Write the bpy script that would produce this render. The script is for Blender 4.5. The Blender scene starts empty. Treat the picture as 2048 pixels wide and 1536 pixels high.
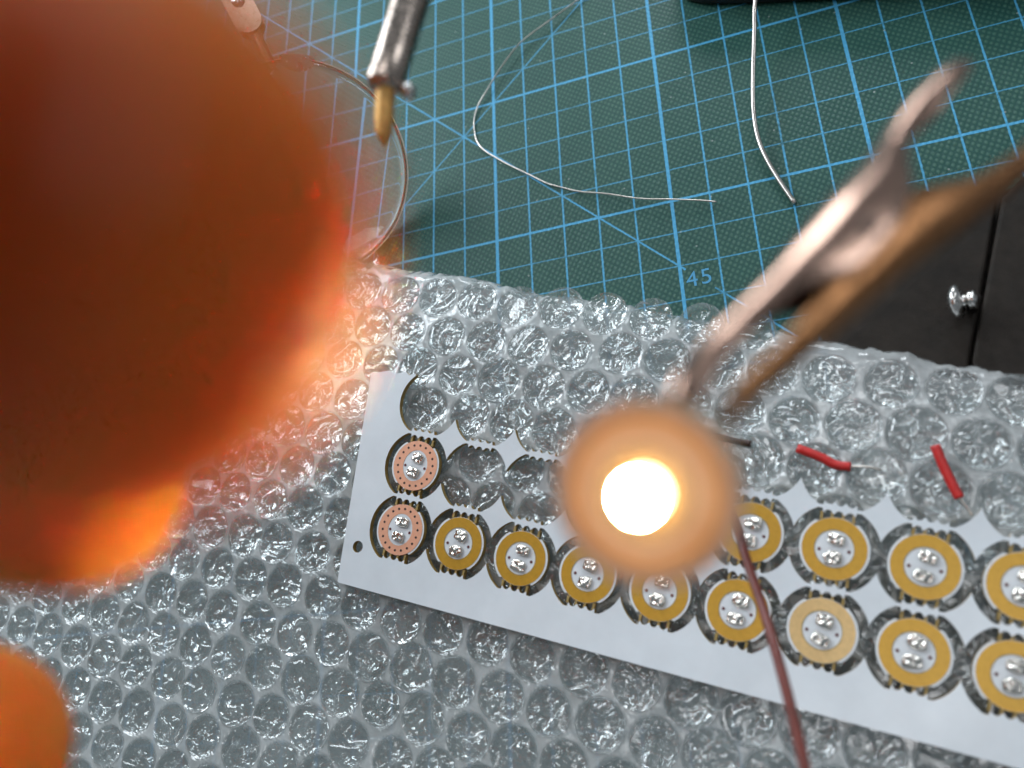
import bpy, bmesh, math, random
import numpy as np
from mathutils import Vector, Matrix, noise

# ------------------------------------------------------------------ camera, world, lights, exposure
# 1 Blender unit = 1 cm (the mat's own grid).  Helper code below is written in millimetres.
S = 0.1
scene = bpy.context.scene
scene.unit_settings.system = 'METRIC'
scene.unit_settings.scale_length = 0.01
C = scene.collection
CAM = Vector((70.32, -179.47, 189.67))
R0 = Vector((0.93805976, -0.02921941, -0.3452392))      # camera right
R1 = Vector((-0.15909742, -0.92149967, -0.35429701))    # camera down
R2 = Vector((-0.30778546, 0.38727844, -0.86907049))     # camera forward
cam = bpy.data.cameras.new('camera')
cam.sensor_width = 36.0
cam.lens = 36.0 * 1655 / 2048
cam.clip_start = 0.05
cam.clip_end = 1000
cam.dof.use_dof = True
cam.dof.focus_distance = 21.0
cam.dof.aperture_fstop = cam.lens * 1e-3 / 0.27          # a 2.7 mm phone-lens pupil
camo = bpy.data.objects.new('camera', cam)
C.objects.link(camo)
up, back = -R1, -R2
camo.matrix_world = Matrix(((R0.x, up.x, back.x, CAM.x * S), (R0.y, up.y, back.y, CAM.y * S),
                            (R0.z, up.z, back.z, CAM.z * S), (0, 0, 0, 1)))
scene.camera = camo

w = bpy.data.worlds.new('World')
scene.world = w
w.use_nodes = True
w.node_tree.nodes['Background'].inputs[0].default_value = (0.62, 0.70, 0.76, 1)
w.node_tree.nodes['Background'].inputs[1].default_value = 0.28


def area(name, loc, target, sx, sy, radiance, col):
    l = bpy.data.lights.new(name, 'AREA')
    l.shape = 'RECTANGLE'
    l.size, l.size_y = sx * S, sy * S
    l.energy = radiance * math.pi * sx * sy * S * S
    l.color = col
    o = bpy.data.objects.new(name, l)
    C.objects.link(o)
    o.location = Vector(loc) * S
    o.rotation_euler = (Vector(target) - Vector(loc)).to_track_quat('-Z', 'Y').to_euler()
    return o


for wx, wy, wz in ((-560, 250, 330), (-400, 430, 330), (-560, 250, 560), (-400, 430, 560)):      # four panes of the window
    area('window_light', (wx, wy, wz), (20, -90, 0), 170, 200, 13.0, (0.86, 0.94, 1.0))
area('back_window_light', (140, 640, 330), (50, -110, 60), 330, 230, 12.0, (0.88, 0.95, 1.0))
area('side_window_light', (560, 160, 420), (20, -90, 0), 120, 220, 5.0, (0.90, 0.96, 1.0))
for wx, wy in ((130, -360), (10, 60)):                                                            # two ceiling tubes
    area('ceiling_tube', (wx, wy, 880), (30, -120, 0), 560, 70, 8.0, (0.97, 0.98, 1.0))

scene.view_settings.view_transform = 'Standard'
scene.view_settings.look = 'None'
scene.view_settings.exposure = 0.0
scene.view_settings.gamma = 1.0
scene.view_settings.use_curve_mapping = False
scene.render.engine = 'CYCLES'
cy = scene.cycles
cy.max_bounces = 8
cy.transparent_max_bounces = 18
cy.diffuse_bounces = 3
cy.glossy_bounces = 4
cy.transmission_bounces = 8
cy.use_adaptive_sampling = True
cy.adaptive_threshold = 0.03
cy.adaptive_min_samples = 12
cy.caustics_reflective = False
cy.sample_clamp_indirect = 6
cy.blur_glossy = 0.3
cy.use_denoising = True
try:
    cy.denoiser = 'OPENIMAGEDENOISE'
except Exception:
    pass

rnd = random.Random(7)
nrnd = np.random.default_rng(7)


# ------------------------------------------------------------------ helpers
def tag(o, label=None, cat=None, group=None, kind=None):
    if label: o['label'] = label
    if cat: o['category'] = cat
    if group: o['group'] = group
    if kind: o['kind'] = kind
    return o


def empty(name, loc=(0, 0, 0)):
    o = bpy.data.objects.new(name, None)
    o.empty_display_size = 0.5
    o.location = Vector(loc) * S
    C.objects.link(o)
    return o


def link(name, mesh, parent=None):
    o = bpy.data.objects.new(name, mesh)
    C.objects.link(o)
    if parent is not None:
        o.parent = parent
        o.matrix_parent_inverse = Matrix.Translation(-parent.location) if parent.parent is None else Matrix.Identity(4)
    return o


def mesh(name, verts, faces, mats, smooth=True, fm=None):
    """vertices in mm"""
    me = bpy.data.meshes.new(name)
    me.from_pydata([(v[0] * S, v[1] * S, v[2] * S) for v in verts], [], faces)
    for m in (mats if isinstance(mats, (list, tuple)) else [mats]):
        me.materials.append(m)
    if smooth:
        me.polygons.foreach_set('use_smooth', [True] * len(me.polygons))
    if fm is not None:
        me.polygons.foreach_set('material_index', fm)
    me.update()
    return me


def spline(pts, n):
    """Catmull-Rom through pts"""
    P = [Vector(p) for p in pts]
    P = [P[0] * 2 - P[1]] + P + [P[-1] * 2 - P[-2]]
    out = []
    for i in range(1, len(P) - 2):
        a, b, c, d = P[i - 1], P[i], P[i + 1], P[i + 2]
        for k in range(n):
            t = k / n
            out.append(0.5 * ((2 * b) + (c - a) * t + (2 * a - 5 * b + 4 * c - d) * t * t + (3 * b - a - 3 * c + d) * t ** 3))
    out.append(P[-2])
    return out


def tube(pts, rad, seg=10, cap=True):
    """verts, faces of a tube; rad number or list"""
    n = len(pts)
    pts = [Vector(p) for p in pts]
    rr = rad if isinstance(rad, (list, tuple)) else [rad] * n
    V, Fc = [], []
    ref = None
    for i in range(n):
        t = (pts[min(i + 1, n - 1)] - pts[max(i - 1, 0)]).normalized()
        if ref is None:
            ref = t.cross(Vector((0, 0, 1)))
            if ref.length < 1e-3: ref = t.cross(Vector((0, 1, 0)))
        ref = (ref - t * ref.dot(t)).normalized()
        b = t.cross(ref)
        for k in range(seg):
            a = 2 * math.pi * k / seg
            V.append(pts[i] + (ref * math.cos(a) + b * math.sin(a)) * rr[i])
    for i in range(n - 1):
        for k in range(seg):
            k2 = (k + 1) % seg
            Fc.append((i * seg + k, i * seg + k2, (i + 1) * seg + k2, (i + 1) * seg + k))
    if cap:
        Fc.append(tuple(range(seg - 1, -1, -1)))
        Fc.append(tuple((n - 1) * seg + k for k in range(seg)))
    return V, Fc


def lathe(profile, seg=48, close=True):
    """profile list of (r,z) -> verts, faces about z"""
    V, Fc = [], []
    n = len(profile)
    for (r, z) in profile:
        for k in range(seg):
            a = 2 * math.pi * k / seg
            V.append(Vector((r * math.cos(a), r * math.sin(a), z)))
    for i in range(n - 1):
        for k in range(seg):
            k2 = (k + 1) % seg
            Fc.append((i * seg + k, i * seg + k2, (i + 1) * seg + k2, (i + 1) * seg + k))
    if close:
        Fc.append(tuple(range(seg - 1, -1, -1)))
        Fc.append(tuple((n - 1) * seg + k for k in range(seg)))
    return V, Fc


def merge(parts):
    V, Fc = [], []
    for v, f in parts:
        o = len(V)
        V += list(v)
        Fc += [tuple(i + o for i in q) for q in f]
    return V, Fc


def flat_shape(name, loops, z0, z1, mats):
    """loops: closed 2-D polygons in mm (first outer, others holes); filled and extruded z0..z1.
    material 0 on the flat faces, material 1 on the walls"""
    cu = bpy.data.curves.new(name, 'CURVE')
    cu.dimensions = '2D'
    cu.fill_mode = 'BOTH'
    cu.extrude = (z1 - z0) * 0.5 * S
    for lp in loops:
        sp = cu.splines.new('POLY')
        sp.points.add(len(lp) - 1)
        for i, (x, y) in enumerate(lp):
            sp.points[i].co = (x * S, y * S, 0, 1)
        sp.use_cyclic_u = True
    ob = bpy.data.objects.new(name, cu)
    C.objects.link(ob)
    dg = bpy.context.evaluated_depsgraph_get()
    me = bpy.data.meshes.new_from_object(ob.evaluated_get(dg))
    bpy.data.objects.remove(ob)
    bpy.data.curves.remove(cu)
    me.transform(Matrix.Translation((0, 0, (z0 + z1) * 0.5 * S)))
    me.materials.clear()
    for m in mats: me.materials.append(m)
    if len(mats) > 1:
        me.polygons.foreach_set('material_index', [0 if abs(p.normal.z) > 0.5 else 1 for p in me.polygons])
    me.polygons.foreach_set('use_smooth', [False] * len(me.polygons))
    me.update()
    return me


def circle(cx, cy, r, n=32, rx=None):
    rx = rx or r
    return [(cx + rx * math.cos(2 * math.pi * k / n), cy + r * math.sin(2 * math.pi * k / n)) for k in range(n)]


# ------------------------------------------------------------------ materials
class NT:
    def __init__(self, name):
        self.m = bpy.data.materials.new(name)
        self.m.use_nodes = True
        self.t = self.m.node_tree
        self.t.nodes.clear()
        self.out = self.t.nodes.new('ShaderNodeOutputMaterial')

    def n(self, typ, **kw):
        nd = self.t.nodes.new('ShaderNode' + typ)
        for k, v in kw.items():
            if k.startswith('i_'):
                key = k[2:].replace('_', ' ')
                self.set(nd.inputs[int(key)] if key.isdigit() else nd.inputs[key], v)
            else:
                setattr(nd, k, v)
        return nd

    def set(self, inp, v):
        if hasattr(v, 'links') and hasattr(v, 'node'):
            self.t.links.new(v, inp)
        elif isinstance(v, (tuple, list)) and len(v) == 3 and inp.type == 'RGBA':
            inp.default_value = (*v, 1)
        else:
            inp.default_value = v

    def math(self, op, a, b=0.0, c=None):
        nd = self.t.nodes.new('ShaderNodeMath')
        nd.operation = op
        self.set(nd.inputs[0], a)
        self.set(nd.inputs[1], b)
        if c is not None: self.set(nd.inputs[2], c)
        return nd.outputs[0]

    def mix(self, f, a, b):
        nd = self.t.nodes.new('ShaderNodeMix')
        nd.data_type = 'RGBA'
        self.set(nd.inputs['Factor'], f)
        self.set(nd.inputs['A'], a) if False else self.set(nd.inputs[6], a)
        self.set(nd.inputs[7], b)
        return nd.outputs[2]

    def ramp(self, v, a, b, c=0.0, d=1.0):
        nd = self.t.nodes.new('ShaderNodeMapRange')
        self.set(nd.inputs[0], v)
        for i, q in enumerate((a, b, c, d)): nd.inputs[i + 1].default_value = q
        return nd.outputs[0]

    def noise(self, scale, detail=3, rough=0.5, vec=None, dist=0.0):
        nd = self.n('TexNoise', i_Scale=scale, i_Detail=detail, i_Roughness=rough, i_Distortion=dist)
        nd.inputs['Vector'].default_value if False else None
        self.t.links.new(vec if vec is not None else self.co('Object'), nd.inputs['Vector'])
        return nd.outputs['Fac']

    def co(self, which='Object'):
        if not hasattr(self, '_tc'): self._tc = self.t.nodes.new('ShaderNodeTexCoord')
        return self._tc.outputs[which]

    def bump(self, h, strength=0.3, dist=0.05):
        return self.n('Bump', i_Height=h, i_Strength=strength, i_Distance=dist).outputs[0]

    def surf(self, s):
        self.t.links.new(s, self.out.inputs['Surface'])
        return self.m


def principled(name, col, rough=0.5, metal=0.0, var=0.12, vscale=6.0, bump=0.0, bscale=20.0, spec=0.5, coat=0.0, rvar=0.15):
    """a plain surface with uneven colour, uneven gloss and fine relief"""
    b = NT(name)
    nz = b.noise(vscale, 4, 0.6)
    lo = tuple(c * (1 - var) for c in col)
    hi = tuple(min(1, c * (1 + var)) for c in col)
    c = b.mix(b.ramp(nz, 0.3, 0.7), lo, hi)
    r = b.ramp(b.noise(vscale * 2.3, 4, 0.6), 0.3, 0.7, max(0.02, rough * (1 - rvar)), min(1, rough * (1 + rvar)))
    p = b.n('BsdfPrincipled', i_Metallic=metal)
    b.set(p.inputs['Base Color'], c)
    b.set(p.inputs['Roughness'], r)
    p.inputs['Specular IOR Level'].default_value = spec
    p.inputs['Coat Weight'].default_value = coat
    if bump:
        b.set(p.inputs['Normal'], b.bump(b.noise(bscale, 4, 0.6), bump, 0.03))
    return b.surf(p.outputs[0])


def mat_cutting():
    b = NT('cutting_mat_print')
    sep = b.n('SeparateXYZ')
    b.t.links.new(b.co('Object'), sep.inputs[0])
    # the print wobbles a little with the embossed texture
    wob = b.math('MULTIPLY', b.math('SUBTRACT', b.noise(9.0, 2, 0.5), 0.5), 0.022)
    x = b.math('ADD', sep.outputs[0], wob)
    y = b.math('ADD', sep.outputs[1], wob)

    def dist_int(v, period=1.0):
        q = b.math('DIVIDE', v, period)
        f = b.math('FRACT', b.math('ADD', q, 0.5))
        return b.math('MULTIPLY', b.math('ABSOLUTE', b.math('SUBTRACT', f, 0.5)), period)

    def line(d, half, soft=0.010):
        return b.ramp(d, half - soft, half + soft, 1.0, 0.0)
    gx, gy = line(dist_int(x), 0.024), line(dist_int(y), 0.019)
    tx, ty = line(dist_int(x, 5), 0.046), line(dist_int(y, 5), 0.037)
    d1 = line(b.math('MULTIPLY', b.math('ABSOLUTE', b.math('ADD', b.math('ADD', x, y), 2.0)), 0.7071), 0.024)
    d2 = line(b.math('MULTIPLY', b.math('ABSOLUTE', b.math('SUBTRACT', x, y)), 0.7071), 0.021)
    # leave the diagonal open round the printed number
    dx = b.math('SUBTRACT', x, 5.47)
    dy = b.math('SUBTRACT', y, -7.48)
    rr = b.math('SQRT', b.math('ADD', b.math('MULTIPLY', dx, dx), b.math('MULTIPLY', dy, dy)))
    d1 = b.math('MULTIPLY', d1, b.math('GREATER_THAN', rr, 0.47))
    wear = b.ramp(b.noise(1.3, 5, 0.7), 0.30, 0.44, 0.12, 1.0)
    speck = b.ramp(b.noise(26.0, 2, 0.6), 0.30, 0.5, 0.55, 1.0)
    gyw = b.math('MULTIPLY', gy, 0.72)
    m = b.math('MAXIMUM', b.math('MAXIMUM', gx, gyw), b.math('MAXIMUM', d1, b.math('MULTIPLY', d2, 0.8)))
    m = b.math('MULTIPLY', b.math('MULTIPLY', m, wear), speck)
    thick = b.math('MULTIPLY', b.math('MAXIMUM', tx, ty), b.ramp(b.noise(30.0, 2, 0.6), 0.25, 0.45, 0.8, 1.0))
    m = b.math('MAXIMUM', m, thick)
    # embossed dots on diagonal rows
    mp = b.n('Mapping')
    mp.inputs['Rotation'].default_value = (0, 0, math.radians(33))
    mp.inputs['Scale'].default_value = (8.2, 6.6, 1)
    b.t.links.new(b.co('Object'), mp.inputs[0])
    vo = b.n('TexVoronoi', voronoi_dimensions='2D', i_Scale=1.0, i_Randomness=0.06)
    b.t.links.new(mp.outputs[0], vo.inputs['Vector'])
    dots = b.ramp(vo.outputs['Distance'], 0.14, 0.46, 1.0, 0.0)
    big = b.noise(0.35, 4, 0.6)
    g0 = b.mix(b.ramp(big, 0.3, 0.7), (0.011, 0.060, 0.052), (0.017, 0.076, 0.063))
    g1 = b.mix(b.ramp(big, 0.3, 0.7), (0.048, 0.128, 0.100), (0.066, 0.150, 0.112))
    base = b.mix(b.math('MULTIPLY', dots, b.ramp(b.noise(14, 2), 0.3, 0.7, 0.45, 1.0)), g0, g1)
    ink = b.mix(b.math('MULTIPLY', dots, 0.35), (0.065, 0.33, 0.57), (0.11, 0.42, 0.66))
    col = b.mix(m, base, ink)
    # pale dust specks
    sp = b.n('TexVoronoi', voronoi_dimensions='2D', i_Scale=0.55, i_Randomness=1.0)
    b.t.links.new(b.co('Object'), sp.inputs['Vector'])
    col = b.mix(b.ramp(sp.outputs['Distance'], 0.010, 0.018, 0.4, 0.0), col, (0.45, 0.5, 0.48))
    p = b.n('BsdfPrincipled')
    b.set(p.inputs['Base Color'], col)
    b.set(p.inputs['Roughness'], b.ramp(big, 0.3, 0.7, 0.42, 0.55))
    p.inputs['Specular IOR Level'].default_value = 0.28
    b.set(p.inputs['Normal'], b.bump(b.math('ADD', dots, b.math('MULTIPLY', b.noise(60, 2), 0.3)), 0.35, 0.02))
    return b.surf(p.outputs[0])


def mat_film(name, bubble):
    """thin clear polythene: mostly see-through, a Fresnel gloss, some milky scatter"""
    b = NT(name)
    nz = b.noise(1.8 if bubble else 1.6, 1 if bubble else 4, 0.5, dist=1.5)
    fine = b.noise(16.0, 3, 0.6, dist=1.2)
    if bubble:
        def ridge(v, p): return b.math('POWER', b.math('SUBTRACT', 1.0, b.math('ABSOLUTE', b.math('SUBTRACT', b.math('MULTIPLY', v, 2.0), 1.0))), p)
        info = b.n('ObjectInfo')
        mp = b.n('Mapping')
        b.t.links.new(b.co('Object'), mp.inputs[0])
        cx = b.n('CombineXYZ')
        for q in range(3): b.set(cx.inputs[q], b.math('MULTIPLY', info.outputs['Random'], 37.0 + 11 * q))
        b.t.links.new(cx.outputs[0], mp.inputs['Location'])
        r1 = ridge(b.noise(1.0, 0, 0.5, vec=mp.outputs[0], dist=0.5), 8.0)
        r2 = ridge(b.noise(2.1, 0, 0.5, vec=mp.outputs[0], dist=0.8), 6.0)
        h = b.math('ADD', b.math('ADD', r1, b.math('MULTIPLY', r2, 0.18)), b.math('MULTIPLY', nz, 0.4))
        nrm = b.bump(h, 0.8, 0.14)
        lw = b.n('LayerWeight', i_Blend=0.35)
        milk = b.math('ADD', b.math('MULTIPLY', b.math('POWER', lw.outputs['Facing'], 2.5), 0.55), 0.17)
        milk = b.math('ADD', milk, b.math('MULTIPLY', b.math('POWER', r1, 4.0), 0.12))
    else:
        at = b.n('Attribute', attribute_name='bond')
        loose = b.math('SUBTRACT', 1.0, at.outputs['Fac'])
        cr = b.math('SUBTRACT', 1.0, b.math('ABSOLUTE', b.math('SUBTRACT', b.math('MULTIPLY', b.noise(1.3, 1, 0.5, dist=0.9), 2.0), 1.0)))
        hh = b.math('ADD', b.math('MULTIPLY', b.math('POWER', cr, 7.0), b.math('MULTIPLY', loose, 0.7)), b.math('MULTIPLY', nz, 0.5))
        nrm = b.bump(b.math('ADD', hh, b.math('MULTIPLY', at.outputs['Fac'], -0.35)), 0.6, 0.12)
        milk = b.ramp(at.outputs['Fac'], 0.0, 1.0, 0.06, 0.60)
        milk = b.math('MULTIPLY', milk, b.ramp(b.noise(0.9, 4, 0.65, dist=1.0), 0.25, 0.75, 0.55, 1.3))
    tr = b.n('BsdfTransparent')
    tr.inputs[0].default_value = (0.945, 0.968, 0.97, 1)
    df = b.n('BsdfDiffuse')
    df.inputs[0].default_value = (0.90, 0.93, 0.935, 1)
    tl = b.n('BsdfTranslucent')
    tl.inputs[0].default_value = (0.90, 0.93, 0.935, 1)
    s = b.n('MixShader', i_0=0.4)
    b.t.links.new(df.outputs[0], s.inputs[1]); b.t.links.new(tl.outputs[0], s.inputs[2])
    s2 = b.n('MixShader')
    b.set(s2.inputs[0], milk)
    b.t.links.new(tr.outputs[0], s2.inputs[1]); b.t.links.new(s.outputs[0], s2.inputs[2])
    gl = b.n('BsdfGlossy')
    gl.inputs['Color'].default_value = (1, 1, 1, 1)
    gl.inputs['Roughness'].default_value = 0.07 if bubble else 0.13
    b.set(gl.inputs['Normal'], nrm)
    fw = b.n('LayerWeight', i_Blend=0.5)                     # Schlick for both faces of a thin film
    b.set(fw.inputs['Normal'], nrm)
    fr = b.math('ADD', 0.045, b.math('MULTIPLY', b.math('POWER', fw.outputs['Facing'], 5.0), 0.9))
    s3 = b.n('MixShader')
    b.set(s3.inputs[0], b.math('MINIMUM', b.math('MULTIPLY', fr, 3.0 if bubble else 1.5), 0.7))
    b.t.links.new(s2.outputs[0], s3.inputs[1]); b.t.links.new(gl.outputs[0], s3.inputs[2])
    return b.surf(s3.outputs[0])


def mat_glass():
    b = NT('lens_glass')
    g = b.n('BsdfGlass', i_IOR=1.5, i_Roughness=0.0)
    g.inputs['Color'].default_value = (0.97, 0.99, 0.98, 1)
    return b.surf(g.outputs[0])


def mat_skin():
    b = NT('skin')
    p = b.n('BsdfPrincipled')
    nz = b.noise(1.4, 4, 0.6)
    c = b.mix(b.ramp(nz, 0.3, 0.7), (0.73, 0.19, 0.035), (0.79, 0.23, 0.05))  # redder than bare skin: light glowing through the fingers put into the colour
    b.set(p.inputs['Base Color'], c)
    p.inputs['Subsurface Weight'].default_value = 1.0
    p.inputs['Subsurface Radius'].default_value = (1.35, 0.22, 0.05)
    p.inputs['Subsurface Scale'].default_value = 0.6
    b.set(p.inputs['Roughness'], b.ramp(b.noise(8, 3), 0.3, 0.7, 0.55, 0.7))
    p.inputs['Specular IOR Level'].default_value = 0.06
    b.set(p.inputs['Normal'], b.bump(b.noise(22, 4, 0.7, dist=0.8), 0.06, 0.02))
    return b.surf(p.outputs[0])


def mat_nail():
    b = NT('finger_nail')
    tr = b.n('BsdfTransparent')
    b.set(tr.inputs[0], b.mix(b.ramp(b.noise(4, 2), 0.3, 0.7), (0.95, 0.86, 0.82), (0.98, 0.90, 0.86)))
    gl = b.n('BsdfGlossy')
    gl.inputs['Roughness'].default_value = 0.3
    s = b.n('MixShader', i_0=0.02)
    b.t.links.new(tr.outputs[0], s.inputs[1]); b.t.links.new(gl.outputs[0], s.inputs[2])
    return b.surf(s.outputs[0])


def mat_emit(name, col, strength):
    b = NT(name)
    e = b.n('Emission', i_Strength=strength)
    nz = b.ramp(b.noise(3, 2), 0.2, 0.8, 0.95, 1.0)
    e.inputs['Color'].default_value = (*col, 1)
    b.set(e.inputs['Strength'], b.math('MULTIPLY', nz, strength))
    return b.surf(e.outputs[0])


M = dict(
    mat=mat_cutting(), film=mat_film('bubble_wrap_film', False), bubble=mat_film('bubble_film', True),
    glass=mat_glass(), skin=mat_skin(), nail=mat_nail(),
    ink=principled('blue_print', (0.055, 0.285, 0.50), 0.5, var=0.15, vscale=20),
    desk=principled('dark_desk', (0.05, 0.035, 0.025), 0.5),
    mask=principled('white_solder_mask', (0.70, 0.74, 0.78), 0.22, var=0.05, vscale=0.9, bump=0.03, bscale=30),
    board=principled('white_board_mask', (0.72, 0.75, 0.78), 0.3, var=0.05, vscale=8, bump=0.05, bscale=30),
    edge=principled('panel_cut_edge', (0.34, 0.23, 0.07), 0.6, var=0.3, vscale=9),
    gold=principled('gold_ring', (0.56, 0.31, 0.035), 0.33, metal=0.25, var=0.08, vscale=9, bump=0.08, bscale=60),
    sheengold=principled('gold_ring_sheen', (0.66, 0.45, 0.20), 0.33, metal=0.25, var=0.1, vscale=9, bump=0.08, bscale=60),
    pink=principled('bare_copper_ring', (0.80, 0.40, 0.26), 0.38, metal=0.15, var=0.06, vscale=12, bump=0.05, bscale=60),
    solder=principled('solder', (0.78, 0.75, 0.70), 0.14, metal=1.0, var=0.15, vscale=16, bump=0.6, bscale=7, rvar=0.5),
    dot=principled('dark_hole', (0.018, 0.010, 0.010), 0.7),
    reddot=principled('dark_red_hole', (0.10, 0.012, 0.016), 0.6),
    clip=principled('clip_tinted_steel', (0.46, 0.30, 0.235), 0.2, metal=1.0, var=0.12, vscale=3, bump=0.08, bscale=14, rvar=0.3),  # steel, with the orange reflection of the hand put into its colour
    clip2=principled('clip_body_tinted_steel', (0.40, 0.185, 0.08), 0.3, metal=1.0, var=0.15, vscale=3, bump=0.15, bscale=14, rvar=0.3),  # lower jaw: same reflected orange painted in, stronger
    steel=principled('steel', (0.62, 0.60, 0.58), 0.25, metal=1.0, var=0.15, vscale=6, bump=0.08, bscale=20),
    bronze=principled('bracket_metal', (0.55, 0.42, 0.34), 0.3, metal=1.0, var=0.15, vscale=6, bump=0.1, bscale=20),
    brass=principled('brass_tip', (0.50, 0.28, 0.08), 0.5, metal=0.6, var=0.4, vscale=6, bump=0.2, bscale=18),
    tin=principled('tin_wire', (0.60, 0.56, 0.52), 0.3, metal=1.0, var=0.15, vscale=4, bump=0.1, bscale=30),
    copperwire=principled('copper_tinted_wire', (0.55, 0.34, 0.22), 0.35, metal=1.0, var=0.2, vscale=2),
    redpvc=principled('red_pvc', (0.50, 0.018, 0.016), 0.4, var=0.15, vscale=8, bump=0.1, bscale=20),
    leadpvc=principled('dark_red_pvc', (0.13, 0.022, 0.014), 0.42, var=0.3, vscale=2, bump=0.1, bscale=10),
    brownpvc=principled('brown_pvc', (0.05, 0.025, 0.018), 0.5),
    black=principled('black_cast_base', (0.016, 0.012, 0.009), 0.65, var=0.35, vscale=2, bump=0.25, bscale=22, spec=0.22),
    blackplastic=principled('black_plastic', (0.008, 0.008, 0.009), 0.5, var=0.3, bump=0.2, bscale=25),
    peach=principled('glow_tinted_ring', (0.80, 0.50, 0.28), 0.4, var=0.06, vscale=9),
    dimdisc=principled('led_dimming_disc', (0.40, 0.27, 0.13), 0.5, var=0.1, vscale=9),
    rodsteel=principled('brownish_steel', (0.46, 0.38, 0.33), 0.24, metal=1.0, var=0.25, vscale=3, bump=0.12, bscale=16, rvar=0.4),  # steel with an uneven brownish tone
    rim=principled('ground_glass_rim', (0.85, 0.80, 0.70), 0.5, var=0.1),
    phone=principled('black_phone_glass', (0.02, 0.02, 0.022), 0.3),
    ledbody=mat_emit('led_phosphor_side', (1.0, 0.70, 0.40), 17.0),
    ledtop=mat_emit('led_lit_face', (1.0, 0.77, 0.36), 2200.0),
)

# ------------------------------------------------------------------ setting: desk and cutting mat
V = [(-420, -330, -3.4), (320, -330, -3.4), (320, 330, -3.4), (-420, 330, -3.4)]
o = link('table_top', mesh('table_top', V, [(0, 1, 2, 3)], M['desk'], False))
tag(o, kind='structure')

cm = link('cutting_mat', flat_shape('cutting_mat', [[(-380, -290), (190, -290), (190, 215), (-380, 215)]], -3, 0, [M['mat'], M['mat']]))
tag(cm, 'green self-healing cutting mat with blue centimetre grid under everything', 'cutting mat')

fc = bpy.data.curves.new('printed_number', 'FONT')
fc.body = '45'
fc.size = 0.62
fc.align_x = 'CENTER'
fc.align_y = 'CENTER'
fc.space_character = 1.15
fo = bpy.data.objects.new('tmp', fc)
C.objects.link(fo)
dg = bpy.context.evaluated_depsgraph_get()
nm = bpy.data.meshes.new_from_object(fo.evaluated_get(dg))
bpy.data.objects.remove(fo)
nm.materials.clear()
nm.materials.append(M['ink'])
nm.transform(Matrix.Translation((5.45, -7.47, 0.006)) @ Matrix.Rotation(math.radians(2), 4, 'Z'))
link('printed_number', nm, cm)


# ------------------------------------------------------------------ bubble wrap
PO = Vector((-22.6, -133.459, 12.0))                       # panel: centre of the first board, top surface
PM = Matrix(((0.9520449, 0.3024155, -0.046425), (-0.3058617, 0.9445361, -0.1195831), (0.0076863, 0.1280481, 0.9917382)))
PN = PM.col[2]


def panel_z(x, y):
    return PO.z - (PN.x * (x - PO.x) + PN.y * (y - PO.y)) / PN.z


def smin(a, b, k): return -math.log(math.exp(-a / k) + math.exp(-b / k)) * k
def smax(a, b, k): return math.log(math.exp(a / k) + math.exp(b / k)) * k


def wrap_base(x, y):
    """height of the bonded film of the upper layer"""
    z = smin(panel_z(x, y), 17.0, 1.5) - 2.0
    z = smax(z, 3.9, 0.7)
    # looser and wavier away from the panel that weighs it down
    q = PM.transposed() @ (Vector((x, y, z)) - PO)
    away = min(1.0, max(0.0, max(-17.0 - q.x, -17.5 - q.y, q.y - 37.0)) / 14.0)
    return z + 0.25 * noise.noise(Vector((x * 0.035, y * 0.035, 1.7))) + away * (
        1.5 * abs(noise.noise(Vector((x * 0.045, y * 0.045, 4.2)))) + 0.5 * noise.noise(Vector((x * 0.12, y * 0.12, 8.2))))


EO = Vector((42.0, -84.6, 0))
EA, EB = Vector((0.925, -0.379, 0)), Vector((-0.379, -0.925, 0))


def edge_off(s):
    return 1.0 * noise.noise(Vector((s * 0.05, 3.1, 0))) + 0.7 * noise.noise(Vector((s * 0.22, 9.4, 0))) + 0.35 * noise.noise(Vector((s * 0.9, 5.4, 0)))


# bubble lattice (hexagonal, rows along the panel)
LA = -0.30
la, lb = Vector((math.cos(LA), math.sin(LA), 0)), Vector((math.sin(LA), -math.cos(LA), 0))
LO = Vector((-11.6, -73.6, 0))
PITCH, ROWP, RB = 11.6, 10.05, 5.5
cells = []
CR = {}
for j in range(-4, 22):
    for i in range(-26, 22):
        p = LO + la * ((i + 0.5 * (j % 2)) * PITCH) + lb * (j * ROWP)
        p = p + Vector((0.35 * noise.noise(p * 0.11), 0.35 * noise.noise(p * 0.13 + Vector((5, 5, 5))), 0))
        q = p - EO
        s, t = q.dot(EA), q.dot(EB)
        if t < edge_off(s) + 2.2 or not (-190 < s < 120) or t > 165: continue
        p = p + Vector((rnd.uniform(-0.35, 0.35), rnd.uniform(-0.35, 0.35), 0))
        cells.append((p, s, t))
        CR[(round(p.x, 3), round(p.y, 3))] = rnd.uniform(0.93, 1.04)


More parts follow.
